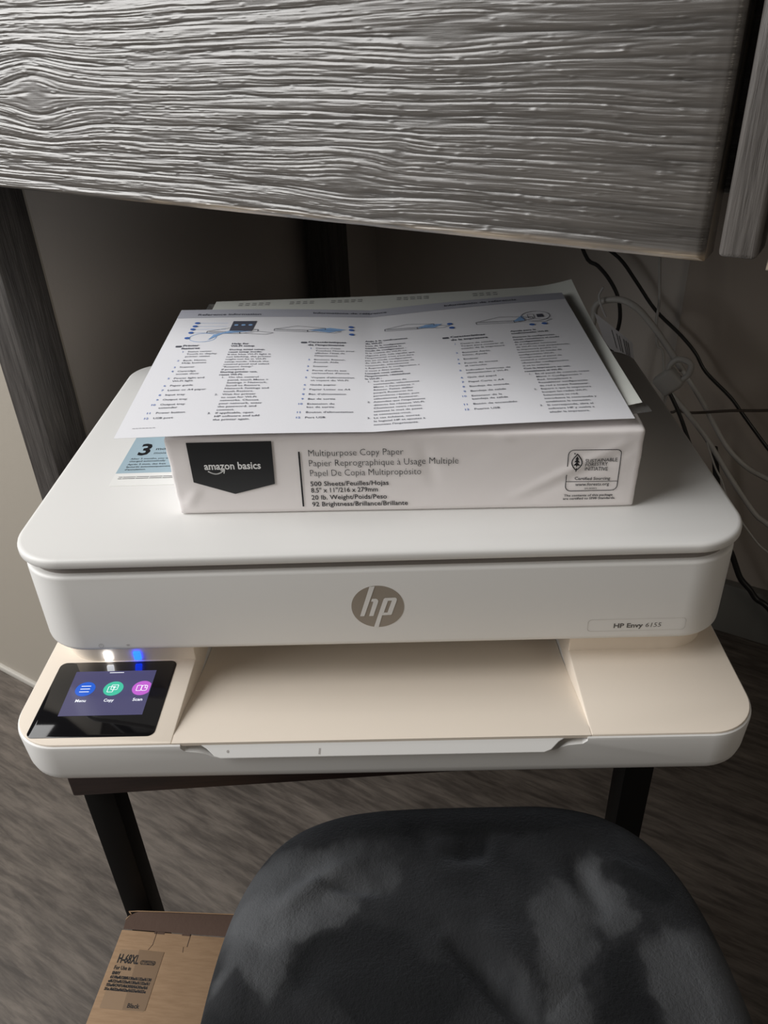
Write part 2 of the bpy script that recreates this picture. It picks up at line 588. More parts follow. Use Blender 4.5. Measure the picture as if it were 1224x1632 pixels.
# lid
v, f = loft_rr(-HW, HW, 0.0, 0.299, (0.034, 0.034, 0.026, 0.026), [(Z(-.0068), .0016), (Z(-.0062), .0006), (Z(-.0052), .0), (Z(-.0022), .0), (Z(-.0009), .0005), (Z(-.0002), .0016), (Z(0), .003)], 14)
o = obj_from('lid', v, f, M_white, pr, True, 50); o['label'] = 'flat white scanner lid'
# scanner rim in the gap
v, f = loft_rr(-HW + .0055, HW - .0055, 0.0055, 0.294, (0.030, 0.030, 0.022, 0.022), [(Z(-.016), 0), (Z(-.0066), 0)], 12)
obj_from('scanner_frame', v, f, M_gap, pr, True, 40)
# upper body
v, f = loft_rr(-.2140, .2140, 0.0012, 0.2965, (0.033, 0.033, 0.025, 0.025), [(Z(-.0700), .0030), (Z(-.0693), .0012), (Z(-.0678), .0002), (Z(-.066), .0), (Z(-.0150), .0), (Z(-.0138), .0003), (Z(-.0131), .0012), (Z(-.0129), .0022)], 14)
body = obj_from('upper_body', v, f, M_white, pr, True, 50)
# beige necks under the body
for s in (-1, 1):
    x0, x1 = (-0.209, -0.119) if s < 0 else (0.119, 0.209)
    r = (0.028, 0.0006, 0.0006, 0.02) if s < 0 else (0.0006, 0.028, 0.02, 0.0006)
    v, f = loft_rr(x0, x1, 0.0135, 0.290, r, [(Z(-.0897), 0), (Z(-.0695), 0)], 10)
    obj_from('neck', v, f, M_deck, pr, True, 40)
obj_from('slot_back', *box_data(-.1195, .1195, 0.075, 0.085, Z(-.121), Z(-.0695)), M_cavity, pr)
# lower housing with notch and tray recess
v, f = loft_rr(-.2173, .2173, -0.0572, 0.296, (0.030, 0.030, 0.025, 0.025), [(Z(-.1217), .0085), (Z(-.1213), .0058), (Z(-.1200), .0036), (Z(-.1175), .0020), (Z(-.113), .0010), (Z(-.0925), .0), (Z(-.0910), .0004), (Z(-.0903), .0013)], 14)
base = obj_from('lower_housing', v, f, M_white, pr)
pts = [(-.114, -.0885), (-.114, -.0925), (-.112, -.0950), (-.1045, -.0962), (-.1005, -.0975), (-.0965, -.1002), (-.093, -.1008), (.0945, -.1008), (.0985, -.1000), (.103, -.0975), (.1065, -.0960), (.1145, -.0950), (.117, -.0925), (.117, -.0885)]
v, f = poly_prism([(a, Z(b)) for a, b in pts], -0.075, -0.0500)
c1 = obj_from('cut', v, f, None)
c2 = obj_from('cut', *box_data(-.1192, .1192, -0.0500, 0.09, Z(-.1185), Z(-.07)), None)
for c in (c1, c2):
    bm = bmesh.new(); bm.from_mesh(c.data); bmesh.ops.recalc_face_normals(bm, faces=bm.faces[:]); bm.to_mesh(c.data); bm.free()
bool_cut(base, [c1, c2])
# beige deck pieces
dk = empty_ = None
v, f = loft_rr(-.2160, -.1190, -0.0560, 0.290, (0.029, 0.0006, 0.0006, 0.024), [(Z(-.1180), .009), (Z(-.113), .0025), (Z(-.105), 0), (Z(-.0898), 0), (Z(-.0893), .0003), (Z(-.0891), .0009)], 12)
d1 = obj_from('control_deck', v, f, M_deck, pr, True, 40); d1['label'] = 'beige deck around the touchscreen'
v, f = loft_rr(.1190, .2160, -0.0560, 0.290, (0.0006, 0.029, 0.024, 0.0006), [(Z(-.1180), .009), (Z(-.113), .0025), (Z(-.105), 0), (Z(-.0898), 0), (Z(-.0893), .0003), (Z(-.0891), .0009)], 12)
d2 = obj_from('side_deck', v, f, M_deck, pr, True, 40); d2['label'] = 'plain beige deck right of the paper tray'
# sloping output tray
prof = [(-.0560, -.0893), (-.0500, -.0894), (-.030, -.0935), (.0, -.1015), (.03, -.1085), (.076, -.116), (.076, -.119), (.03, -.1115), (.0, -.1045), (-.030, -.0965), (-.0495, -.0930), (-.0560, -.0915)]
n = len(prof)
v = [(-.1189, y, Z(z)) for y, z in prof] + [(.1189, y, Z(z)) for y, z in prof]
f = [tuple(range(n)), tuple(range(2 * n - 1, n - 1, -1))] + [(k, k + n, (k + 1) % n + n, (k + 1) % n) for k in range(n)]
o = obj_from('output_tray', v, f, M_deck, pr, True, 25); o['label'] = 'sloping beige output tray'
bm = bmesh.new(); bm.from_mesh(o.data); bmesh.ops.recalc_face_normals(bm, faces=bm.faces[:]); bm.to_mesh(o.data); bm.free()
# tray extender bar in the notch
pts = [(-.1060, -.0905), (-.1030, -.0912), (-.0990, -.0932), (-.0945, -.0967), (-.091, -.0976), (.0925, -.0976), (.0965, -.0965), (.1010, -.0930), (.1050, -.0912), (.1085, -.0905)]
v, f = poly_prism([(a, Z(b)) for a, b in pts], -0.0590, -0.0502)
nP = len(pts)
v = [(a, -.0555 - (Z(-.0905) - c) * .75, c) if k < nP else (a, b, c) for k, (a, b, c) in enumerate(v)]
bm = bmesh.new()
vs = [bm.verts.new(q) for q in v]
for q in f:
    bm.faces.new([vs[i] for i in q])
bmesh.ops.recalc_face_normals(bm, faces=bm.faces[:])
bmesh.ops.bevel(bm, geom=[e for e in bm.edges if all(q.co.y < -.0554 for q in e.verts)], offset=0.0007, segments=2, profile=0.5, affect='EDGES')
me = bpy.data.meshes.new('tray_extender'); bm.to_mesh(me); bm.free()
ext = bpy.data.objects.new('tray_extender', me); COL.objects.link(ext); me.materials.append(M_white); ext.parent = pr
ext['label'] = 'white pull-out tray extender bar'
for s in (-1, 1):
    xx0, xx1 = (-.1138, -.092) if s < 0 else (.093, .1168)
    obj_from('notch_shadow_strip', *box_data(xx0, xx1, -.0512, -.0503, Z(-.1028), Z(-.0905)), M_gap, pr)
fm = lambda x, z: (x, -.0555 - (-.0905 - z) * .75 - .00014, Z(z))
mb = MB(); fill(mb, disc(-.0868, -.0942, .0007, 12, .0007), fm); mb.build('moulded_dot', M_paleink, ext)
mb = MB(); fill(mb, [(-.0352, -.0962), (-.0342, -.0962), (-.0338, -.0935), (-.0348, -.0935)], fm); mb.build('moulded_notch', M_paleink, ext)
for (x, y) in ((-.18, -.02), (.18, -.02), (-.18, .26), (.18, .26)):
    v, f = loft_rr(x - .012, x + .012, y - .008, y + .008, 0.004, [(Z(-.1277), .001), (Z(-.1270), 0), (Z(-.1212), 0)], 4)
    obj_from('foot', v, f, M_steel, pr)
# touchscreen
zs = Z(-.0891)
v, f = loft_rr(-.2055, -.1305, -.0505, .0122, 0.0042, [(zs - .0006, 0), (zs + .0003, 0), (zs + .0005, .0003)], 8)
scr = obj_from('touchscreen', v, f, M_glass, pr, True, 40); scr['label'] = 'black glass touch panel'
zt = zs + .00065
fm = lambda x, y: (x, y, zt)
fm2 = lambda x, y: (x, y, zt + .00012)
fm3 = lambda x, y: (x, y, zt + .00024)
M_disp = plain('display_glow', (0.02, 0.02, 0.04), 0.15, emit=(0.155, 0.145, 0.33), estr=0.38)
M_icoB = plain('icon_blue_glow', (0.0, 0.0, 0.05), 0.3, emit=(0.015, 0.12, 0.62), estr=1.0)
M_icoG = plain('icon_green_glow', (0.0, 0.05, 0.03), 0.3, emit=(0.06, 0.52, 0.35), estr=1.0)
M_icoP = plain('icon_pink_glow', (0.05, 0.0, 0.05), 0.3, emit=(0.52, 0.13, 0.60), estr=1.0)
M_icoW = plain('icon_white_glow', (0.1, 0.1, 0.1), 0.3, emit=(0.9, 0.93, 1.0), estr=1.0)
mb = MB(); fill(mb, [(-.1918, -.0342), (-.1412, -.0342), (-.1418, .0034), (-.1928, .0034)], fm)
disp = mb.build('display', M_disp, scr); disp['label'] = 'lit violet display with three round icons'
rI = .0061
mb = MB(); fill(mb, disc(-.1823, -.0122, rI, 32), fm2); mb.build('menu_icon', M_icoB, disp)
mb = MB(); fill(mb, disc(-.1648, -.0122, rI, 32), fm2); mb.build('copy_icon', M_icoG, disp)
mb = MB(); fill(mb, [(min(a, -.1420), b) for a, b in disc(-.1470, -.0122, rI, 48)], fm2); mb.build('scan_icon', M_icoP, disp)
mb = MB()
for dy in (.0024, 0, -.0024):
    stroke(mb, [(-.1851, -.0122 + dy), (-.1795, -.0122 + dy)], .00055, fm3)
stroke(mb, rrect(-.1680, -.1646, -.0152, -.0106, .0005, 2), .0004, fm3, True)
stroke(mb, rrect(-.1662, -.1622, -.0132, -.0092, .0005, 2), .0004, fm3, True)
stroke(mb, [(-.1652, -.0112), (-.1632, -.0112)], .0004, fm3); stroke(mb, [(-.1642, -.0122), (-.1642, -.0102)], .0004, fm3)
stroke(mb, rrect(-.1502, -.1474, -.0145, -.0100, .0004, 2), .0004, fm3, True)
stroke(mb, rrect(-.1472, -.1438, -.0145, -.0100, .0010, 2), .0004, fm3, True)
stroke(mb, [(-.1452, -.0100), (-.1452, -.0122), (-.1438, -.0122)], .0004, fm3)
put_text(mb, 'Menu', -.1853, -.0232, .0024, fm3, .0066, .02)
put_text(mb, 'Copy', -.1678, -.0232, .0024, fm3, .0062, .02)
put_text(mb, 'Scan', -.1502, -.0230, .0024, fm3, .0060, .02)
stroke(mb, [(-.1709, .0017), (-.1622, .0017)], .0005, fm3)
mb.build('screen_symbols', M_icoW, disp)
# status lights on the neck
M_ledW = plain('led_white', (0.9, 0.9, 0.9), 0.3, emit=(0.92, 0.95, 1.0), estr=6.0)
M_ledB = plain('led_blue', (0.1, 0.2, 0.9), 0.3, emit=(0.004, 0.045, 1.0), estr=7.0)
for nm, x, m, lb in (('status_light', -.1748, M_ledW, 'glowing white power light'), ('status_light', -.1558, M_ledB, 'glowing blue wireless light')):
    v, f = loft_rr(x - .0022, x + .0022, 0.0118, 0.0138, 0.0006, [(Z(-.0875), .0002), (Z(-.0872), 0), (Z(-.0815), 0), (Z(-.0812), .0002)], 3)
    o = obj_from(nm, v, f, m, pr); o['label'] = lb
# body front prints
yf = 0.0012
fb = lambda x, z: (x, yf - .00012, Z(z))
fb2 = lambda x, z: (x, yf - .00026, Z(z))
mb = MB()
v, f = loft_rr(-.0156, .0156, -.0156, .0156, .0155, [(0, 0), (.00012, 0)], 16)
mb.add([(a, yf - c, Z(b - .0397)) for a, b, c in v], f)
lg = mb.build('round_logo', M_logo, body); lg['label'] = 'round taupe logo disc with pale italic letters'
bm = bmesh.new(); bm.from_mesh(lg.data); bmesh.ops.recalc_face_normals(bm, faces=bm.faces[:]); bm.to_mesh(lg.data); bm.free()
LX = lambda x: (x - 487) / 310 * .0155
LZ = lambda y: (515 - y) / 240 * .0155 - .0397
mb = MB()
def lpoly(pts): fill(mb, [(LX(a), LZ(b)) for a, b in pts], fb2)
lpoly([(402, 282), (465, 278), (322, 622), (270, 622)])
lpoly([(412, 452), (425, 420), (470, 420), (488, 428), (497, 445), (495, 460), (437, 462), (434, 452)])
lpoly([(437, 460), (495, 460), (430, 622), (378, 622)])
lpoly([(562, 425), (580, 414), (612, 448), (555, 586), (536, 615), (487, 755), (428, 760)])
lpoly([(580, 414), (698, 412), (715, 422), (718, 436), (662, 446), (608, 448)])
lpoly([(718, 436), (712, 455), (650, 605), (640, 613), (600, 584), (658, 446)])
lpoly([(640, 613), (536, 616), (552, 585), (604, 584)])
mb.build('logo_letters', M_white, lg)
mb = MB()
stroke(mb, rrect(.1256, .1838, -.0628, -.0538, .0022, 4), .00028, fb, True)
npl = mb.build('nameplate_outline', plain('nameplate_edge', (0.62, 0.60, 0.57), 0.35), body)
mb = MB()
put_text(mb, 'HP Envy', .1409, -.0604, .0035, fb, .0177, .025)
put_text(mb, '6155', .1598, -.0603, .0035, fb, .0094, -0.006, .12)
mb.build('model_name', M_greyink, body)
mb = MB()
ic = disc(-.1712, -.0652, .0014, 20)
stroke(mb, ic[6:] + ic[:5], .0002, fb); stroke(mb, [(-.1712, -.0652), (-.1712, -.0634)], .0002, fb)
for rr in (.0016, .0011, .0006):
    stroke(mb, [(-.1545 + rr * math.sin(t), -.0662 + rr * math.cos(t)) for t in np.linspace(-.8, .8, 7)], .0002, fb)
mb.build('light_symbols', M_paleink, body)

# ------------------------------------------------------------------ card on the lid
cd = empty('message_card', (0, 0, 0))
tag(cd, 'pale blue card with a big number 3 lying on the lid under the ream', 'card')
v, f = loft_rr(-.1770, -.065, .0836, .180, .0012, [(HL + .00005, 0), (HL + .00030, 0)], 3)
obj_from('card_sheet', v, f, M_cardwhite, cd)
fc = lambda x, y: (x, y, HL + .00036)
fc2 = lambda x, y: (x, y, HL + .00042)
mb = MB(); fill(mb, [(-.1770, .1003), (-.066, .1003), (-.066, .178), (-.1770, .178)], fc); mb.build('blue_panel', M_cardblue, cd)
mb = MB()
put_text(mb, '3', -.1700, .1262, .0172, fc2, .0088, .03)
put_text(mb, 'months free', -.1580, .133, .004, fc2, None, .01)
put_text(mb, 'mois gratuits', -.1580, .127, .0034, fc2, None, 0)
for t, y in (('After 3 months, you will be', .1196), ('charged automatically', .1160), ('Après 3 mois, des frais', .1116), ('facturés automatiquement', .1080), ("d'annulation.", .1043)):
    put_text(mb, t, -.1722, y, .0021, fc2, None, 0.01)
for yy in (.0950, .0929):
    for k in range(13):
        stroke(mb, [(-.1731 + k * .0030, yy), (-.1731 + k * .0030 + .0021 + .0005 * (k % 3), yy)], .0006, fc2)
mb.build('card_text', M_ink, cd)

# ------------------------------------------------------------------ ream of paper
rm = empty('paper_ream', (-.1225, .0458, HL + .00045), math.atan2(-.0049, .2792))
tag(rm, 'white wrapped ream of copy paper with a black badge lying on the printer lid', 'paper ream')
RL, RD, RH = .2793, .216, .0517
def ream_mesh():
    nx, ny, nz = 150, 60, 30
    bm = bmesh.new()
    v, f = box_data(0, 1, 0, 1, 0, 1)
    V = []; F = []
    def grid(fn, nu, nv):
        o = len(V)
        for j in range(nv + 1):
            for i in range(nu + 1):
                V.append(fn(i / nu, j / nv))
        for j in range(nv):
            for i in range(nu):
                a = o + j * (nu + 1) + i
                F.append((a, a + 1, a + nu + 2, a + nu + 1))
    grid(lambda s, t: (s, 0, t), nx, nz)
    grid(lambda s, t: (1 - s, 1, t), nx, nz)
    grid(lambda s, t: (1, s, t), ny, nz)
    grid(lambda s, t: (0, 1 - s, t), ny, nz)
    grid(lambda s, t: (s, t, 1), nx, ny)
    grid(lambda s, t: (s, 1 - t, 0), nx, ny)
    P = np.array(V, float) * [RL, RD, RH]
    # round the edges
    lo = np.array([.0022, .0022, .0016]); hi = np.array([RL, RD, RH]) - lo
    C = np.clip(P, lo, hi); D = P - C
    L = np.linalg.norm(D / lo, axis=1, keepdims=True); L[L == 0] = 1
    Q = C + D / np.maximum(L, 1e-9) * np.where(L > 1, 1, L)
    x, y, z = Q.T
    # wrapper slack: soft dents and creases on the front, pinched ends
    fr = np.clip(1 - y / .004, 0, 1)
    dent = front_dent(x, z)
    y = y + fr * dent
    end = np.clip(1 - np.minimum(x, RL - x) / .012, 0, 1)
    y = y + end * fr * .0012 * (fbm(x * 60, z * 110, 8, 3))
    x = x + np.where(x < RL / 2, 1, -1) * end * .0022 * (1 - z / RH) * .6 + end * .0007 * (fbm(y * 80, z * 120, 12, 3) - .5)
    top = np.clip((z - RH + .003) / .003, 0, 1)
    z = z + top * .0006 * (fbm(x * 40, y * 40, 14, 3) - .5)
    return np.stack([x, y, z], 1), F
def front_dent(x, z):
    d = .0006 * (fbm(x * 30, z * 40, 5, 3) - .5)
    def crease(x0, z0, x1, z1, amp, w):
        dx, dz = x1 - x0, z1 - z0; LL = math.hypot(dx, dz)
        t = np.clip(((x - x0) * dx + (z - z0) * dz) / LL ** 2, 0, 1)
        q = np.hypot(x - x0 - t * dx, z - z0 - t * dz)
        return amp * np.exp(-(q / w) ** 2) * np.sin(np.pi * np.clip(t, .04, .96))
    d = d + crease(.200, .006, .275, .047, -.0009, .0028) + crease(.209, .004, .279, .042, .0007, .003)
    d = d + crease(.150, .048, .160, .015, .0006, .004) + crease(.004, .003, .018, .020, -.0008, .003)
    return d + crease(.192, .050, .205, .046, -.0006, .0015)
v, f = ream_mesh()
wr = obj_from('wrapper', v, f, M_wrap, rm, True, None)
bm = bmesh.new(); bm.from_mesh(wr.data); bmesh.ops.remove_doubles(bm, verts=bm.verts[:], dist=1e-6); bmesh.ops.recalc_face_normals(bm, faces=bm.faces[:]); bm.to_mesh(wr.data); bm.free()
K = .001
fr1 = lambda x, z: (x * K, -.00045 + float(front_dent(np.float64(x * K), np.float64(z * K))), z * K)
fr2 = lambda x, z: (x * K, -.00075, z * K)
fr0 = lambda x, z: (x * K, -.00058, z * K)
mb = MB(); fill(mb, [(13.6, 49.7), (13.9, 23.0), (38.0, 14.4), (62.8, 20.9), (63.7, 49.7)], fr0)
bdg = mb.build('badge', M_badge, rm); bdg['label'] = 'black pentagon badge with white lettering'
mb = MB()
put_text(mb, 'amazon basics', 21.9, 31.6, 5.0, fr2, 33.8, .022)
arc = [(24.0 + 9.3 * t, 30.6 - 2.3 * math.sin(math.pi * min(1, t * .92 + .04)) + .5 * t) for t in np.linspace(0, 1, 15)]
stroke(mb, arc, .75, fr2)
stroke(mb, [(31.6, 30.9), (33.8, 31.1), (33.2, 29.0)], .6, fr2)
mb.build('badge_lettering', M_whiteink, bdg)
mb = MB()
fill(mb, [(78.0, 4.5), (79.0, 4.5), (79.6, 42.2), (78.6, 42.2)], fr1)
put_text(mb, 'Multipurpose Copy Paper', 84.2, 39.0, 4.6, fr1, 56.0, -.012)
put_text(mb, 'Papier Reprographique à Usage Multiple', 84.0, 32.2, 4.6, fr1, 88.3, -.012)
put_text(mb, 'Papel De Copia Multipropósito', 84.1, 25.5, 4.6, fr1, 66.3, -.012)
put_text(mb, '500 Sheets/Feuilles/Hojas', 83.9, 18.7, 3.3, fr1, 47.0, .010)
put_text(mb, '8.5" x 11"/216 x 279mm', 84.0, 14.2, 3.3, fr1, 40.3, .010)
put_text(mb, '20 lb. Weight/Poids/Peso', 83.8, 9.2, 3.3, fr1, 45.8, .010)
put_text(mb, '92 Brightness/Brillance/Brillante', 83.9, 4.4, 3.3, fr1, 58.2, .010)
mb.build('front_print', M_ink, rm)
mb = MB()
stroke(mb, rrect(236.0, 266.4, 12.0, 39.6, 3.2, 5), .45, fr1, True)
stroke(mb, [(236.4, 18.1), (266.0, 18.2)], .35, fr1)
put_text(mb, 'SUSTAINABLE', 245.9, 31.4, 2.5, fr1, 18.8, .004)
put_text(mb, 'FORESTRY', 246.1, 28.6, 2.5, fr1, 13.3, .004)
put_text(mb, 'INITIATIVE', 246.2, 25.5, 2.5, fr1, 13.4, .004)
put_text(mb, 'Certified Sourcing', 241.0, 19.4, 2.0, fr1, 20.7, .012)
put_text(mb, 'www.forests.org', 241.6, 15.5, 2.1, fr1, 19.9, .008)
put_text(mb, 'SFI-00993', 247.2, 13.0, 1.2, fr1, 7.2)
put_text(mb, 'The contents of this package', 235.6, 8.2, 1.5, fr1, 28.8, .018)
put_text(mb, 'are certified to SFI® Standards.', 235.2, 6.0, 1.5, fr1, 31.0, .018)
def leaf(sx, sz, cx=241.2, cz=31.6):
    r = []
    for t in np.linspace(0, 1, 10): r.append((cx + sx * math.sin(math.pi * t) * (1 - .25 * t), cz - sz + 2 * sz * t))
    for t in np.linspace(1, 0, 10): r.append((cx - sx * math.sin(math.pi * t) * (1 - .25 * t), cz - sz + 2 * sz * t))
    return r
stroke(mb, leaf(3.3, 5.2), .6, fr1, True)
for k, w in ((-1.6, 1.9), (.3, 1.6), (2.0, 1.1)):
    fill(mb, [(241.2 - w, 31.3 + k), (241.2 + w, 31.3 + k), (241.2, 33.5 + k)], fr1)
stroke(mb, [(241.2, 30.5), (241.2, 25.4)], .6, fr1)
fill(mb, disc(239.6, 37.2, .45, 8), fr1)
sf = mb.build('forestry_mark', M_ink, rm); sf['label'] = 'framed forestry mark with a leaf and small print'

# ------------------------------------------------------------------ sheets on the ream
def sheet(name, S, nu, nv, mat, parent, thick=.00012):
    V = []; F = []
    for j in range(nv + 1):
        for i in range(nu + 1):
            V.append(S(i / nu, j / nv))
    n0 = len(V)
    V += [(p[0], p[1], p[2] - thick) for p in V]
    W_ = nu + 1
    for j in range(nv):
        for i in range(nu):
            a = j * W_ + i
            F.append((a, a + 1, a + W_ + 1, a + W_)); F.append((n0 + a, n0 + a + W_, n0 + a + W_ + 1, n0 + a + 1))
    ring = [i for i in range(W_)] + [j * W_ + nu for j in range(1, nv + 1)] + [nv * W_ + i for i in range(nu - 1, -1, -1)] + [j * W_ for j in range(nv - 1, 0, -1)]
    for a, b in zip(ring, ring[1:] + ring[:1]):
        F.append((a, a + n0, b + n0, b))
    return obj_from(name, V, F, mat, parent, True, 60)


def sleeve(u, v):
    x = -.142 + .3055 * u; y = .058 + .234 * v
    z = HL + .0531 + .004 * max(0, v - .75) + (.0022 * max(0, (u - .9) / .1) ** 2 * max(0, 1 - v * 5))
    return (x, y, z)
o = sheet('plastic_sleeve', sleeve, 24, 12, M_clear, None, .0002)
tag(o, 'clear plastic sleeve poking out between ream and papers', 'sleeve')

def under(u, v):
    x = -.1345 + .2935 * u + .0020 * v * (u - .5); y = .0640 + .228 * v
    z = HL + .0541 + .0042 * max(0, (u - .90) / .10) ** 1.6 + max(0, v - .55) ** 1.5 * (.005 + .012 * max(0, u - .35) ** 1.5 * 2) * 1.2
    return (x, y, z)
us = empty('paper_sheet', (0, 0, 0))
tag(us, 'plain off-white sheet peeking out behind the printed guide on the ream', 'paper')
sheet('sheet', under, 30, 24, M_paper2, us)
def under_map(x, y):
    p = under(x / 293.5, y / 228.0); return (p[0], p[1], p[2] + .0002)
rng = random.Random(4)
M_faint = plain('faint_grey_print', (0.40, 0.40, 0.39), 0.8)
for x0, nb in ((20, 5), (62, 4), (96, 5), (150, 5), (212, 4)):
    mb = MB()
    for k in range(nb):
        for r_ in range(2):
            xx = x0 + k * 5.5; yy = 219 - r_ * 4.0
            fill(mb, [(xx, yy), (xx + 3.0 + rng.random() * 1.4, yy), (xx + 3.6, yy + 2.2), (xx + .6, yy + 2.2)], under_map)
    mb.build('faint_print', M_faint, us)['kind'] = 'stuff'


GB = dict(BL=(-.1488, .0410, .0562), BM=(.0004, .0402, .0560), BR=(.1501, .0452, .0572), TL=(-.1559, .2554, .0612), TM=(-.0054, .2474, .0585), TR=(.1470, .2625, .0628))
GB = {k: np.array(q) for k, q in GB.items()}
def guide(u, v):
    if u <= .5:
        a, b, c, d = GB['BL'], GB['BM'], GB['TL'], GB['TM']; s = u * 2
    else:
        a, b, c, d = GB['BM'], GB['BR'], GB['TM'], GB['TR']; s = u * 2 - 1
    p = (1 - v) * ((1 - s) * a + s * b) + v * ((1 - s) * c + s * d)
    z = p[2] + HL + .0009 * math.sin(math.pi * s) + .0008 * math.sin(math.pi * v) * math.sin(2 * math.pi * u + .6) * .6
    return (p[0], p[1], z)
gd = empty('instruction_sheet', (0, 0, 0))
tag(gd, 'folded white printer guide with three columns of instructions on top of the ream', 'paper')
o = sheet('sheet', guide, 60, 40, M_paper, gd)
GW, GH = 300.0, 211.0
def gm(x, y, dz=.00022):
    p = guide(x / GW, y / GH); return (p[0], p[1], p[2] + dz)
gm2 = lambda x, y: gm(x, y, .00036)
mb = MB()
for i in range(40):
    a, b = i / 40 * GW, (i + 1) / 40 * GW
    fill(mb, [(a, (.912 + .02 * (i / 40)) * GH), (b, (.912 + .02 * ((i + 1) / 40)) * GH), (b, GH), (a, GH)], gm)
mb.build('header_band', M_band, gd)
ink = MB(); blue = MB(); lblue = MB(); slate = MB()
put_text(ink, 'Reference information', .051 * GW, .935 * GH, 3.8, gm2, 50, .02)
put_text(ink, 'Informations de référence', .352 * GW, .952 * GH, 3.4, gm2, 57, .02)
put_text(ink, 'Información de referencia', .689 * GW, .955 * GH, 3.6, gm2, 56, .02)
def column(lines, u0, v0, u1, v1, cap, indent, numcol=True, slant=0.0):
    """lines: ('h', text) bold, ('n', num, text), ('t', text), ('i', text) text without number, ('g',) gap"""
    wts = [0.55 if l[0] == 'g' else 1.0 for l in lines]
    tot = sum(wts) - 1.0
    acc = 0.0
    for l, w in zip(lines, wts):
        t = acc / tot
        x = (u0 + (u1 - u0) * t) * GW; y = (v0 + (v1 - v0) * t) * GH
        if l[0] == 'h': put_text(ink, l[1], x, y, cap * 1.12, gm, None, .03)
        elif l[0] == 'b': put_text(ink, l[1], x, y, cap, gm, None, .022)
        elif l[0] == 't': put_text(ink, l[1], x, y, cap, gm, None, .006)
        elif l[0] == 'i': put_text(ink, l[1], x + indent, y, cap, gm, None, .006)
        elif l[0] == 'n':
            put_text(blue if numcol else ink, l[1], x + (0 if len(l[1].strip('.')) > 1 else indent * .30), y, cap, gm, None, .006)
            put_text(ink, l[2], x + indent, y, cap, gm, None, .006)
        acc += w
G = ('g',)
en1 = [('n', '1', 'Status center'), ('i', 'Touch to display'), ('i', 'printer status'), G, ('n', '2', 'Back, Home,'), ('i', 'Help buttons'), G, ('n', '3', 'Scanner'), G, ('n', '4', 'Cartridge'), ('i', 'access door'), G, ('n', '5', 'Power light and'), ('i', 'Wi-Fi light'), G, ('n', '6', 'Paper guide'), G, ('n', '7', 'Letter or A4 paper'), G, ('n', '8', 'Input tray'), G, ('n', '9', 'Output tray'), G, ('n', '10', 'Output tray'), ('i', 'extender'), G, ('n', '11', 'Power button'), G, ('n', '12', 'USB port')]
fr_1 = [('n', '1', "Centre d'état"), ('i', "Touchez l'écran pour"), ('i', "afficher l'état de"), ('i', "l'imprimante"), G, ('n', '2', 'Boutons Retour,'), ('i', 'Accueil, Aide'), G, ('n', '3', 'Scanner'), G, ('n', '4', "Porte d'accès aux"), ('i', "cartouches d'encre"), G, ('n', '5', "Voyant d'alimentation"), ('i', 'et voyant du Wi-Fi'), G, ('n', '6', 'Guide papier'), G, ('n', '7', 'Papier Letter ou A4'), G, ('n', '8', "Bac d'alimentation"), G, ('n', '9', 'Bac de sortie'), G, ('n', '10', 'Extension du'), ('i', 'bac de sortie'), G, ('n', '11', "Bouton d'alimentation"), G, ('n', '12', 'Port USB')]
es1 = [('n', '1', 'Centro de estado'), ('i', 'Toque para mostrar el'), ('i', 'estado de la impresora'), G, ('n', '2', 'Botones Atrás,'), ('i', 'Inicio, Ayuda'), G, ('n', '3', 'Escáner'), G, ('n', '4', 'Puerta de acceso'), ('i', 'al cartucho'), G, ('n', '5', 'Indicador luminoso de'), ('i', 'alimentación y Wi-Fi'), G, ('n', '6', 'Guía del papel'), G, ('n', '7', 'Papel Carta o A4'), G, ('n', '8', 'Bandeja de entrada'), G, ('n', '9', 'Bandeja de salida'), G, ('n', '10', 'Extensor de la'), ('i', 'bandeja de salida'), G, ('n', '11', 'Botón de encendido'), G, ('n', '12', 'Puerto USB')]
column(en1, .049, .585, .040, .105, 2.35, 6.0)
column(fr_1, .351, .605, .347, .086, 2.35, 5.8)
column(es1, .686, .583, .681, .093, 2.35, 6.0)
for t, x, y in (('Printer', .051, .637), ('features', .050, .613), ("Caractéristiques", .351, .660), ("de l'imprimante", .351, .634), ('Características', .687, .647), ('de la impresora', .687, .620)):
    put_text(ink, t, x * GW, y * GH, 3.0, gm, None, .03)
en2 = [('h', 'Help for'), ('h', 'Wi-Fi setup'), G, ('b', 'During initial setup,'), ('b', 'reset setup mode:'), ('t', 'If the blue Wi-Fi light is'), ('t', 'not blinking, the printer'), ('t', 'might not be in Wi-Fi'), ('t', 'setup mode. Check the'), ('t', 'control panel and select'), ('t', '"Resume Setup"'), ('t', 'if prompted.'), ('b', 'During printer use,'), ('b', 'reset Wi-Fi:'), ('n', '1.', 'On the control'), ('i', 'panel, touch Menu >'), ('i', 'Settings > Network.'), ('i', 'Scroll to Restore'), ('i', 'Network Settings and'), ('i', 'touch Restore.'), ('n', '2.', 'Wait for printer'), ('i', 'to scan for Wi-Fi'), ('i', 'networks. Choose'), ('i', 'your network, enter'), ('i', 'the password, and'), ('i', 'connect.'), ('n', '3.', 'If applicable, open'), ('i', 'HP software and add'), ('i', 'the printer again.')]
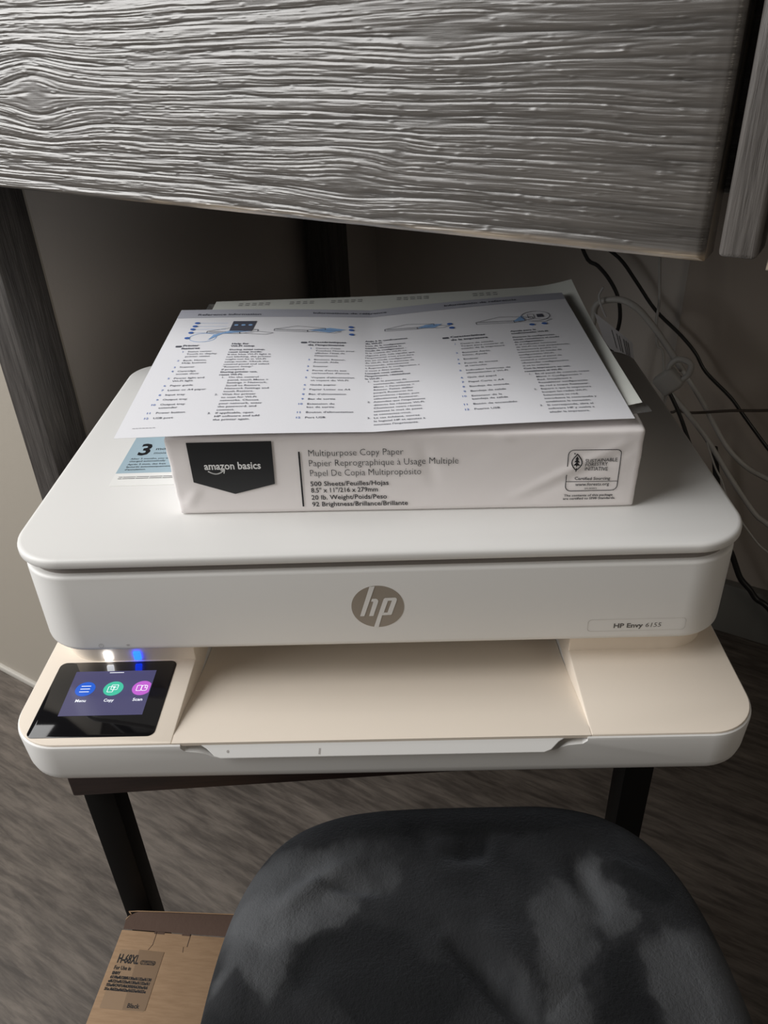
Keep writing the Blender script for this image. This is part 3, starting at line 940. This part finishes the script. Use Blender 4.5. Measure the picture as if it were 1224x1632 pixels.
fr2_ = [('h', 'Aide à la configuration'), ('h', 'du Wi-Fi'), ('b', 'Lors de la configuration'), ('b', 'initiale, réinitialisez le'), ('b', 'mode de configuration :'), ('t', 'Si le voyant du Wi-Fi ne'), ('t', "clignote pas, cela signifie que"), ('t', "l'imprimante n'est peut-être"), ('t', 'pas en mode configuration'), ('t', 'du Wi-Fi. Sur le panneau de'), ('t', 'commande, sélectionnez'), ('t', '« Reprendre la configuration »'), ('t', 'si vous y êtes invité.'), ('b', 'Lorsque vous utilisez'), ('b', "l'imprimante, réinitialisez"), ('b', 'le Wi-Fi :'), ('n', '1.', 'Sur le panneau de'), ('i', 'commande, sélectionnez'), ('i', 'Menu > Paramètres >'), ('i', 'Réseau. Faites défiler'), ('i', "jusqu'à Restaurer les"), ('i', 'paramètres réseau, puis'), ('i', 'sélectionnez Restaurer.'), ('n', '2.', "Attendez que l'imprimante"), ('i', 'détecte les réseaux Wi-Fi.'), ('i', 'Choisissez votre réseau,'), ('i', 'saisissez le mot de passe'), ('i', 'et connectez-vous.'), ('n', '3.', 'Le cas échéant, ouvrez'), ('i', 'le logiciel HP et ajoutez à'), ('i', "nouveau l'imprimante.")]
es2 = [('h', 'Ayuda para la'), ('h', 'configuración Wi-Fi'), G, ('b', 'Durante la configuración'), ('b', 'inicial, restablezca el modo'), ('b', 'de configuración:'), ('t', 'Si el indicador luminoso'), ('t', 'de Wi-Fi no está parpadeando,'), ('t', 'la impresora podría no'), ('t', 'encontrarse en modo de'), ('t', 'configuración Wi-Fi.'), ('t', 'Compruebe el panel de'), ('t', 'control y seleccione'), ('t', '«Reanudar configuración»'), ('t', 'si se lo solicita.'), ('b', 'Con la impresora en uso,'), ('b', 'restablezca el Wi-Fi:'), ('n', '1.', 'En el panel de control, toque'), ('i', 'Menú > Configuración >'), ('i', 'Red. Desplácese a'), ('i', 'Restablecer configuración'), ('i', 'de red y toque Restaurar.'), ('n', '2.', 'Espere a que la impresora'), ('i', 'busque las redes Wi-Fi.'), ('i', 'Seleccione su red,'), ('i', 'introduzca la contraseña y'), ('i', 'establezca la conexión.'), ('n', '3.', 'Si corresponde, abra el'), ('i', 'software HP y vuelva a'), ('i', 'añadir la impresora.')]
column(en2, .168, .646, .160, .083, 2.35, 7.0, False)
column(fr2_, .487, .675, .484, .037, 2.15, 5.5, False)
column(es2, .830, .655, .824, .050, 2.15, 6.0, False)
# diagrams
def printer_sketch(x, y, w, mbk):
    h = w * .34; d = w * .16
    P = lambda a, b: (x + a * w, y + b * h)
    stroke(mbk, [P(0, .45), P(.62, .30), P(.95, .62), P(.42, .92), P(0, .45)], .45, gm)
    stroke(mbk, [P(0, .45), P(0, .18), P(.62, .02), P(.62, .30)], .45, gm)
    stroke(mbk, [P(.62, .02), P(.95, .35), P(.95, .62)], .45, gm)
    stroke(mbk, [P(.05, .34), P(.62, .18)], .3, gm)
    stroke(mbk, [P(.62, .10), P(1.12, -.12), P(1.25, .12), P(.95, .35)], .4, gm)
def dots(lst):
    for (x, y) in lst:
        fill(blue, disc(x * GW, y * GH, 2.0, 14), gm2)
def diagram(name, fn):
    ln, tn = MB(), MB()
    fn(ln, tn)
    o = ln.build(name, M_slate, gd); o['kind'] = 'stuff'
    t = tn.build('blue_tint', M_lightblue, o); t['kind'] = 'stuff'
def dg1(ln, tn):
    printer_sketch(.095 * GW, .745 * GH, 40, ln)
    fill(ln, [(.150 * GW, .775 * GH), (.207 * GW, .770 * GH), (.212 * GW, .872 * GH), (.152 * GW, .872 * GH)], gm)
    for k in range(3):
        fill(tn, disc((.163 + .018 * k) * GW, .83 * GH, 1.7, 10), gm2)
    stroke(tn, disc(.090 * GW, .715 * GH, 10, 26, 8.5), .5, gm, True)
    fill(tn, [(.105 * GW, .69 * GH), (.150 * GW, .775 * GH), (.205 * GW, .770 * GH), (.115 * GW, .74 * GH)], gm)
    for yy in (.857, .825, .795, .762):
        stroke(tn, [(.065 * GW, yy * GH), (.14 * GW, (yy - .005) * GH)], .3, gm)
def dg2(ln, tn):
    printer_sketch(.262 * GW, .762 * GH, 40, ln)
    fill(tn, [(.35 * GW, .78 * GH), (.40 * GW, .76 * GH), (.44 * GW, .79 * GH), (.40 * GW, .805 * GH)], gm)
def dg3(ln, tn):
    printer_sketch(.535 * GW, .755 * GH, 38, ln)
    fill(tn, [(.615 * GW, .765 * GH), (.655 * GW, .755 * GH), (.675 * GW, .785 * GH), (.635 * GW, .79 * GH)], gm)
def dg4(ln, tn):
    printer_sketch(.757 * GW, .735 * GH, 44, ln)
    stroke(ln, disc(.905 * GW, .785 * GH, 10.5, 28, 9.5), .5, gm, True)
    stroke(ln, rrect(.886 * GW, .901 * GW, .765 * GH, .805 * GH, 1, 2), .4, gm, True)
    fill(ln, [(.908 * GW, .77 * GH), (.924 * GW, .77 * GH), (.924 * GW, .80 * GH), (.908 * GW, .80 * GH)], gm)
    fill(tn, [(.845 * GW, .745 * GH), (.875 * GW, .75 * GH), (.872 * GW, .80 * GH)], gm)
for fn in (dg1, dg2, dg3, dg4):
    diagram('printer_diagram', fn)
dots([(.060, .857), (.058, .825), (.056, .795), (.055, .762), (.052, .712), (.452, .815), (.453, .785), (.454, .742), (.693, .775), (.696, .738), (.887, .706), (.917, .708)])
for x, y in ((.041, .634), (.341, .658), (.676, .645)):
    fill(slate, rrect(x * GW - 2.2, x * GW + 2.2, y * GH - .6, y * GH + 2.2, .6, 2), gm)
for k in range(7):
    stroke(ink, [(.028 * GW + k * 2.0, .052 * GH), (.028 * GW + k * 2.0 + 1.4, .052 * GH)], .35, gm)
for nm, q, m in (('printed_text', ink, M_slate), ('blue_numbers', blue, M_blueink), ('language_tags', slate, M_slate)):
    q.build(nm, m, gd)['kind'] = 'stuff'

# ------------------------------------------------------------------ cushion stool
def cushion():
    nu, nr = 360, 150
    cx, cy, hw, hd = .0465, -.2050, .1500, .1865
    V = []; F = []
    zt = .363
    prof = []
    # radial profile: r from 0 to 1 (plan scale) with z
    for k in range(nr + 1):
        t = k / nr
        if t < .72:
            s = t / .72 * .80; z = .011 * (1 - (s / .80) ** 2)
        else:
            q = (t - .72) / .28 * 1.35 * math.pi / 2
            s = .80 + .20 * math.sin(min(q, math.pi / 2)) - (.05 * (q - math.pi / 2) if q > math.pi / 2 else 0)
            z = -.036 + .036 * math.cos(q) if q < math.pi / 2 else -.036 - .05 * (q - math.pi / 2)
        prof.append((s, z))
    for k, (s, z) in enumerate(prof):
        for i in range(nu):
            a = 2 * math.pi * i / nu
            c, sn = math.cos(a), math.sin(a)
            e = 2 / 3.8
            x = math.copysign(abs(c) ** e, c); y = math.copysign(abs(sn) ** e, sn)
            wx = hw * (1.0 - .035 * max(0, y))
            V.append((cx + wx * s * x, cy + hd * s * y, zt + z))
    V = np.array(V)
    x, y, z = V[:, 0].copy(), V[:, 1].copy(), V[:, 2].copy()
    top = np.clip((z - zt + .04) / .04, 0, 1)
    z = z + top * (.007 * (fbm(x * 9, y * 9, 2, 3) - .5) + .0035 * (fbm(x * 26, y * 26, 7, 3) - .5))
    def fold(x0, y0, x1, y1, amp, w):
        dx, dy = x1 - x0, y1 - y0; LL = math.hypot(dx, dy)
        t = np.clip(((x - x0) * dx + (y - y0) * dy) / LL ** 2, 0, 1)
        d = np.hypot(x - x0 - t * dx, y - y0 - t * dy)
        return amp * np.exp(-(d / w) ** 2) * np.sin(np.pi * np.clip(t, .05, .95))
    z = z + top * (fold(.062, -.052, .052, -.080, -.011, .0042) + fold(.028, -.055, .050, -.095, .006, .005) + fold(.034, -.050, .056, -.088, -.005, .003) + fold(.01, -.04, .045, -.085, -.003, .006)
                   + fold(.032, -.120, .085, -.185, -.012, .007) + fold(.045, -.118, .09, -.165, .007, .012) + fold(-.07, -.11, -.02, -.075, .006, .007) + fold(-.045, -.085, .0, -.095, -.006, .005) + fold(-.03, -.12, -.055, -.16, -.004, .012)
                   + fold(.11, -.07, .125, -.12, -.005, .007) + fold(.13, -.075, .165, -.10, .003, .006))
    V[:, 2] = z
    for k in range(nr):
        for i in range(nu):
            a = k * nu + i; b = k * nu + (i + 1) % nu
            F.append((a, b, b + nu, a + nu) if k else (a, b, b + nu, a + nu))
    F.append(tuple(nr * nu + i for i in range(nu - 1, -1, -1)))
    return V, [tuple(reversed(q)) for q in F]
sl = empty('padded_stool', (.0465, -.205, 0))
tag(sl, 'charcoal plush padded stool with creased seat in front of the printer stand', 'stool')
v, f = cushion()
v = v - np.array([.0465, -.205, 0])
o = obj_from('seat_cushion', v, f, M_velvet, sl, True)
bm = bmesh.new(); bm.from_mesh(o.data); bmesh.ops.remove_doubles(bm, verts=bm.verts[:], dist=1e-7); bmesh.ops.recalc_face_normals(bm, faces=bm.faces[:]); bm.to_mesh(o.data); bm.free()
me = o.data
co = np.array([q.co[:] for q in me.vertices])
X, Y = co[:, 0], co[:, 1]
nap_and_shade = np.full(len(X), .40)  # plush nap patches, with the printer's shadow and lit areas painted in
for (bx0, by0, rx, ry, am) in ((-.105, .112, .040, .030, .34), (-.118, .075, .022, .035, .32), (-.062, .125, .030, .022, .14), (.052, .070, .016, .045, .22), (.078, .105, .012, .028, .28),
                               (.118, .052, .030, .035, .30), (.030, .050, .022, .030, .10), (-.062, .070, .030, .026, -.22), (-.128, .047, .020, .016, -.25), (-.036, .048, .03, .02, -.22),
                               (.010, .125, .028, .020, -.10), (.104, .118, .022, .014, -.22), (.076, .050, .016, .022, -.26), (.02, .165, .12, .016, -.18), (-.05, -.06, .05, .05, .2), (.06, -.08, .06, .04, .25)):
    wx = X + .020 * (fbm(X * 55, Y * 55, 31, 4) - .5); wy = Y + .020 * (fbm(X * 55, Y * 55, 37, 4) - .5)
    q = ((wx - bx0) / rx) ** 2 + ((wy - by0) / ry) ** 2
    nap_and_shade += am / (1 + np.exp(5.0 * (q - 1.0)))
nap_and_shade += .16 * (fbm(X * 120, Y * 60, 41, 4) - .5) + .10 * (fbm(X * 26, Y * 26, 43, 3) - .5)
at = me.attributes.new('nap_and_shade', 'FLOAT', 'POINT')
at.data.foreach_set('value', np.clip(nap_and_shade, 0, 1).astype(np.float32))
bevel_box('seat_board', -.115, .115, -.14, .14, .280, .300, M_steel, sl, .003)
for sx in (-1, 1):
    for sy in (-1, 1):
        bevel_box('leg', sx * .095 - .012, sx * .095 + .012, sy * .12 - .012, sy * .12 + .012, 0.0, .281, M_steel, sl, .002)

# ------------------------------------------------------------------ cartridge carton
BZ = 0.200
bx = empty('ink_carton', (-.2108, -.0182, 0.0), -.092)
tag(bx, 'brown kraft ink carton with black lettering beside the plush stool', 'box')
BW, BD = .098, .092
bevel_box('carton_body', 0, BW, -BD, 0, 0.0, BZ, M_kraft, bx, .0008)
# tuck flap standing up behind the top edge, rounded corners
pts = [(-.0005, 0), (BW, 0), (BW, .012), (BW - .004, .0155), (.008, .0125), (.003, .010), (-.0005, .006)]
v = [(a + .001, .0012 + b * .95, BZ - .0015 + b * .35) for a, b in pts] + [(a + .001, .0024 + b * .95, BZ - .0024 + b * .35) for a, b in pts]
n = len(pts)
f = [tuple(range(n)), tuple(range(2 * n - 1, n - 1, -1))] + [(k, k + n, (k + 1) % n + n, (k + 1) % n) for k in range(n)]
o = obj_from('tuck_flap', v, f, M_kraftdark, bx); o['label'] = 'tuck flap coloured dark for shade, with pale edge'
eg = MB()
eg.add(*tube_data([(a + .001, .0018 + b * .95, BZ - .0015 + b * .35) for a, b in [pts[6], pts[5], pts[4], pts[3]]], .00045, 6, smooth_n=3))
eg.build('flap_edge', M_kraft, o)
fx = lambda x, y: (x, y, BZ + .00012)
fx2 = lambda x, y: (x, y, BZ + .00022)
for q in ([(.0265, .0002), (.0345, .0002), (.0345, -.0016), (.0265, -.0016)], [(.0485, .0002), (.0555, .0002), (.0555, -.0014), (.0485, -.0014)]):
    mb = MB(); fill(mb, q, fx); mb.build('slot', M_kraftdark, bx)
for q, w in (([(.0283, 0), (.0283, -.0100), (.0262, -.0142)], .0004), ([(.0552, 0), (.0552, -.0095)], .0006), ([(.0525, -.0100), (.0532, -.0140)], .0004)):
    mb = MB(); stroke(mb, q, w, fx); mb.build('flap_cut', M_kraftdark, bx)
mb = MB(); fill(mb, rrect(.0055, .0385, -.0578, -.0152, .001, 2), fx); mb.build('varnish_patch', plain('varnished_kraft', (0.255, 0.165, 0.095), 0.45), bx)
mb = MB(); fill(mb, [(.0195, -.0145), (.0392, -.0150), (.0392, -.0570), (.0225, -.0575)], fx2); mb.build('darker_patch', M_tape, bx)
fx3 = lambda x, y: (x, y, BZ + .00032)
mb = MB()
put_text(mb, 'H-68XL', .0056, -.0253, .0068, fx3, .0165, .02)
stroke(mb, rrect(.0238, .0352, -.0252, -.0224, .0012, 3), .00035, fx3, True)
put_text(mb, '(TYP22TN)', .0244, -.0249, .0022, fx3, .0103, .03)
put_text(mb, 'For Use in', .0052, -.0303, .0030, fx3, .0130, .02)
put_text(mb, 'ENVY', .0053, -.0339, .0022, fx3, .0062, .05)
for k, t in enumerate(('6110e/6120/6130e/6132e/6130', 'e/6121e/6122e/6130e/6132e/61', '55e/6OV/1/66300/6630e/66', '31e /6632e/6652e/6655e/6655e')):
    put_text(mb, t, .0050 - .0004 * k, -.0368 - .00285 * k, .0021, fx3, .0315, .05)
put_text(mb, 'Black', .0251, -.0560, .0032, fx3, .0092, .02)
mb.build('carton_print', M_ink, bx)

# ------------------------------------------------------------------ cables under the desk
def cable(name, pts, rad, mat, label, cat='cable'):
    v, f = tube_data(pts, rad, 8)
    o = obj_from(name, v, f, mat, None, True, 60)
    tag(o, label, cat)
    return o
cable('power_cable', [(0.20, 0.64, 0.74), (0.222, 0.634, 0.60), (0.245, 0.623, 0.534), (0.26, 0.614, 0.522), (0.273, 0.606, 0.508), (0.284, 0.599, 0.489), (0.289, 0.596, 0.467), (0.289, 0.597, 0.448), (0.285, 0.599, 0.418), (0.283, 0.6, 0.2), (0.29, 0.6, 0.006)], .0024, M_cblack, 'short black cable curving down behind the top corner of the guide sheet')
cable('power_cable', [(0.225, 0.675, 0.74), (0.235, 0.672, 0.60), (0.257, 0.662, 0.55), (0.292, 0.641, 0.523), (0.313, 0.629, 0.497), (0.337, 0.614, 0.465), (0.368, 0.596, 0.437), (0.386, 0.585, 0.417), (0.4, 0.577, 0.395), (0.429, 0.559, 0.368), (0.446, 0.548, 0.347), (0.477, 0.53, 0.309), (0.529, 0.498, 0.248), (0.60, 0.455, 0.10), (0.62, 0.44, 0.005)], .0023, M_cblack, 'long black cable running diagonally down the brown wall')
cable('charging_cord', [(0.306, 0.563, 0.74), (0.313, 0.559, 0.579), (0.316, 0.557, 0.538), (0.321, 0.554, 0.496), (0.321, 0.554, 0.472), (0.325, 0.551, 0.444), (0.336, 0.544, 0.412), (0.35, 0.53, 0.2), (0.36, 0.52, 0.004)], .0017, M_cwhite, 'thin grey-white cord hanging straight down from the desk')
cable('white_cable', [(0.243, 0.553, 0.006), (0.243, 0.553, 0.40), (0.246, 0.552, 0.476), (0.246, 0.552, 0.490), (0.252, 0.549, 0.499), (0.27, 0.538, 0.504), (0.287, 0.527, 0.498), (0.304, 0.518, 0.481), (0.319, 0.508, 0.462), (0.33, 0.501, 0.447), (0.34, 0.496, 0.433)], .0038, M_cwhite, 'thick off-white cable arching over beside the paper tag')
cable('white_cable', [(0.348, 0.560, 0.425), (0.356, 0.556, 0.416), (0.367, 0.549, 0.401), (0.387, 0.537, 0.372), (0.403, 0.528, 0.345), (0.421, 0.517, 0.318), (0.443, 0.504, 0.298), (0.466, 0.49, 0.288), (0.509, 0.464, 0.27), (0.56, 0.43, 0.12), (0.57, 0.42, 0.005)], .0032, M_cwhite, 'upper off-white cable sweeping down right of the plug')
cable('white_cable', [(0.332, 0.524, 0.406), (0.339, 0.519, 0.395), (0.363, 0.505, 0.368), (0.385, 0.492, 0.341), (0.412, 0.476, 0.301), (0.442, 0.458, 0.261), (0.458, 0.448, 0.249), (0.503, 0.421, 0.217), (0.54, 0.40, 0.10), (0.545, 0.39, 0.005)], .0032, M_cwhite, 'lower off-white cable running from the plug towards the floor')
cable('brown_wire', [(0.345, 0.540, 0.10), (0.348, 0.538, 0.33), (0.353, 0.535, 0.362), (0.366, 0.527, 0.364), (0.381, 0.518, 0.368), (0.408, 0.502, 0.377), (0.441, 0.481, 0.386), (0.482, 0.457, 0.399), (0.56, 0.41, 0.42), (0.60, 0.39, 0.74)], .0017, M_cbrown, 'thin brown wire crossing the other cables nearly level')
cable('power_cable', [(0.32, 0.507, 0.415), (0.327, 0.503, 0.408), (0.333, 0.5, 0.4), (0.346, 0.492, 0.375), (0.361, 0.483, 0.34), (0.382, 0.47, 0.297), (0.40, 0.46, 0.15), (0.40, 0.455, 0.005)], .0024, M_cblack, 'black cable dropping along the right edge of the printer lid')
cable('thin_wire', [(0.375, 0.475, 0.35), (0.388, 0.467, 0.32), (0.396, 0.462, 0.306), (0.409, 0.454, 0.277), (0.439, 0.436, 0.237), (0.455, 0.427, 0.223), (0.492, 0.404, 0.201), (0.52, 0.38, 0.08), (0.52, 0.375, 0.004)], .0012, M_cwhite, 'thinnest grey wire beside the right edge of the printer')
cable('power_cable', [(0.42, 0.555, 0.30), (0.446, 0.537, 0.177), (0.46, 0.528, 0.152), (0.468, 0.524, 0.134), (0.477, 0.518, 0.114), (0.49, 0.511, 0.1), (0.499, 0.505, 0.088), (0.513, 0.496, 0.08), (0.546, 0.477, 0.04), (0.58, 0.455, 0.005)], .0042, M_cblack, 'thick black cable low against the baseboard right of the printer')
# moulded plug with loop
pg = empty('white_plug', (0.322, 0.484, 0.425))
tag(pg, 'off-white moulded plug with a cord loop behind the printer', 'plug')
v, f = loft_rr(-.013, .013, -.008, .008, .005, [(-.014, .003), (-.011, .0005), (.008, 0), (.013, .002), (.015, .005)], 5)
o = obj_from('plug_body', v, f, M_cwhite, pg, True, 50); o.rotation_euler = (0.2, 0.75, -0.5)
v, f = tube_data([Vector(q) - Vector((0.322, 0.484, 0.425)) for q in [(0.321, 0.484, 0.434), (0.320, 0.483, 0.444), (0.326, 0.481, 0.452), (0.333, 0.477, 0.453), (0.339, 0.473, 0.45), (0.34, 0.472, 0.444), (0.338, 0.473, 0.436), (0.332, 0.476, 0.428)]], .0034, 8)
obj_from('cord_loop', v, f, M_cwhite, pg, True, 60)
# paper tag
tg = empty('paper_tag', (0.235, 0.512, 0.499))
tag(tg, 'curled grey paper tag with printed lines hanging from the white cable', 'tag')
TC = [np.array(q) for q in ((0.240, 0.545, 0.499), (0.276, 0.520, 0.477), (0.281, 0.518, 0.450), (0.247, 0.540, 0.463))]
TC = [np.array(q) - np.array((0.235, 0.512, 0.499)) for q in ((0.236, 0.512, 0.499), (0.276, 0.487, 0.471), (0.281, 0.485, 0.447), (0.251, 0.502, 0.463))]
def tagS(u, v):
    p = (1 - v) * ((1 - u) * TC[3] + u * TC[2]) + v * ((1 - u) * TC[0] + u * TC[1])
    p = p + np.array([-.2, -.9, .35]) * .006 * math.sin(math.pi * (u * .9 + .05))
    return tuple(p)
o = sheet('tag_sheet', tagS, 14, 8, plain('grey_tag_paper', (0.42, 0.41, 0.42), 0.7), tg, .0003)
mb = MB()
tm = lambda x, y: tuple(np.array(tagS(x, y)) + np.array([-.15, -.9, .4]) * .0004)
for x in (.42, .55, .62, .74, .80, .86):
    stroke(mb, [(x, .18), (x, .50), (x, .82)], .018, tm)
mb.build('tag_print', M_ink, tg)
cable('twist_tie', [(0.256, 0.534, 0.485), (0.250, 0.537, 0.497), (0.247, 0.540, 0.506), (0.247, 0.540, 0.511), (0.250, 0.538, 0.519)], .0012, plain('tie_plastic', (0.5, 0.5, 0.5), 0.3), 'small clear tie sticking up from the arched white cable', 'cable tie')
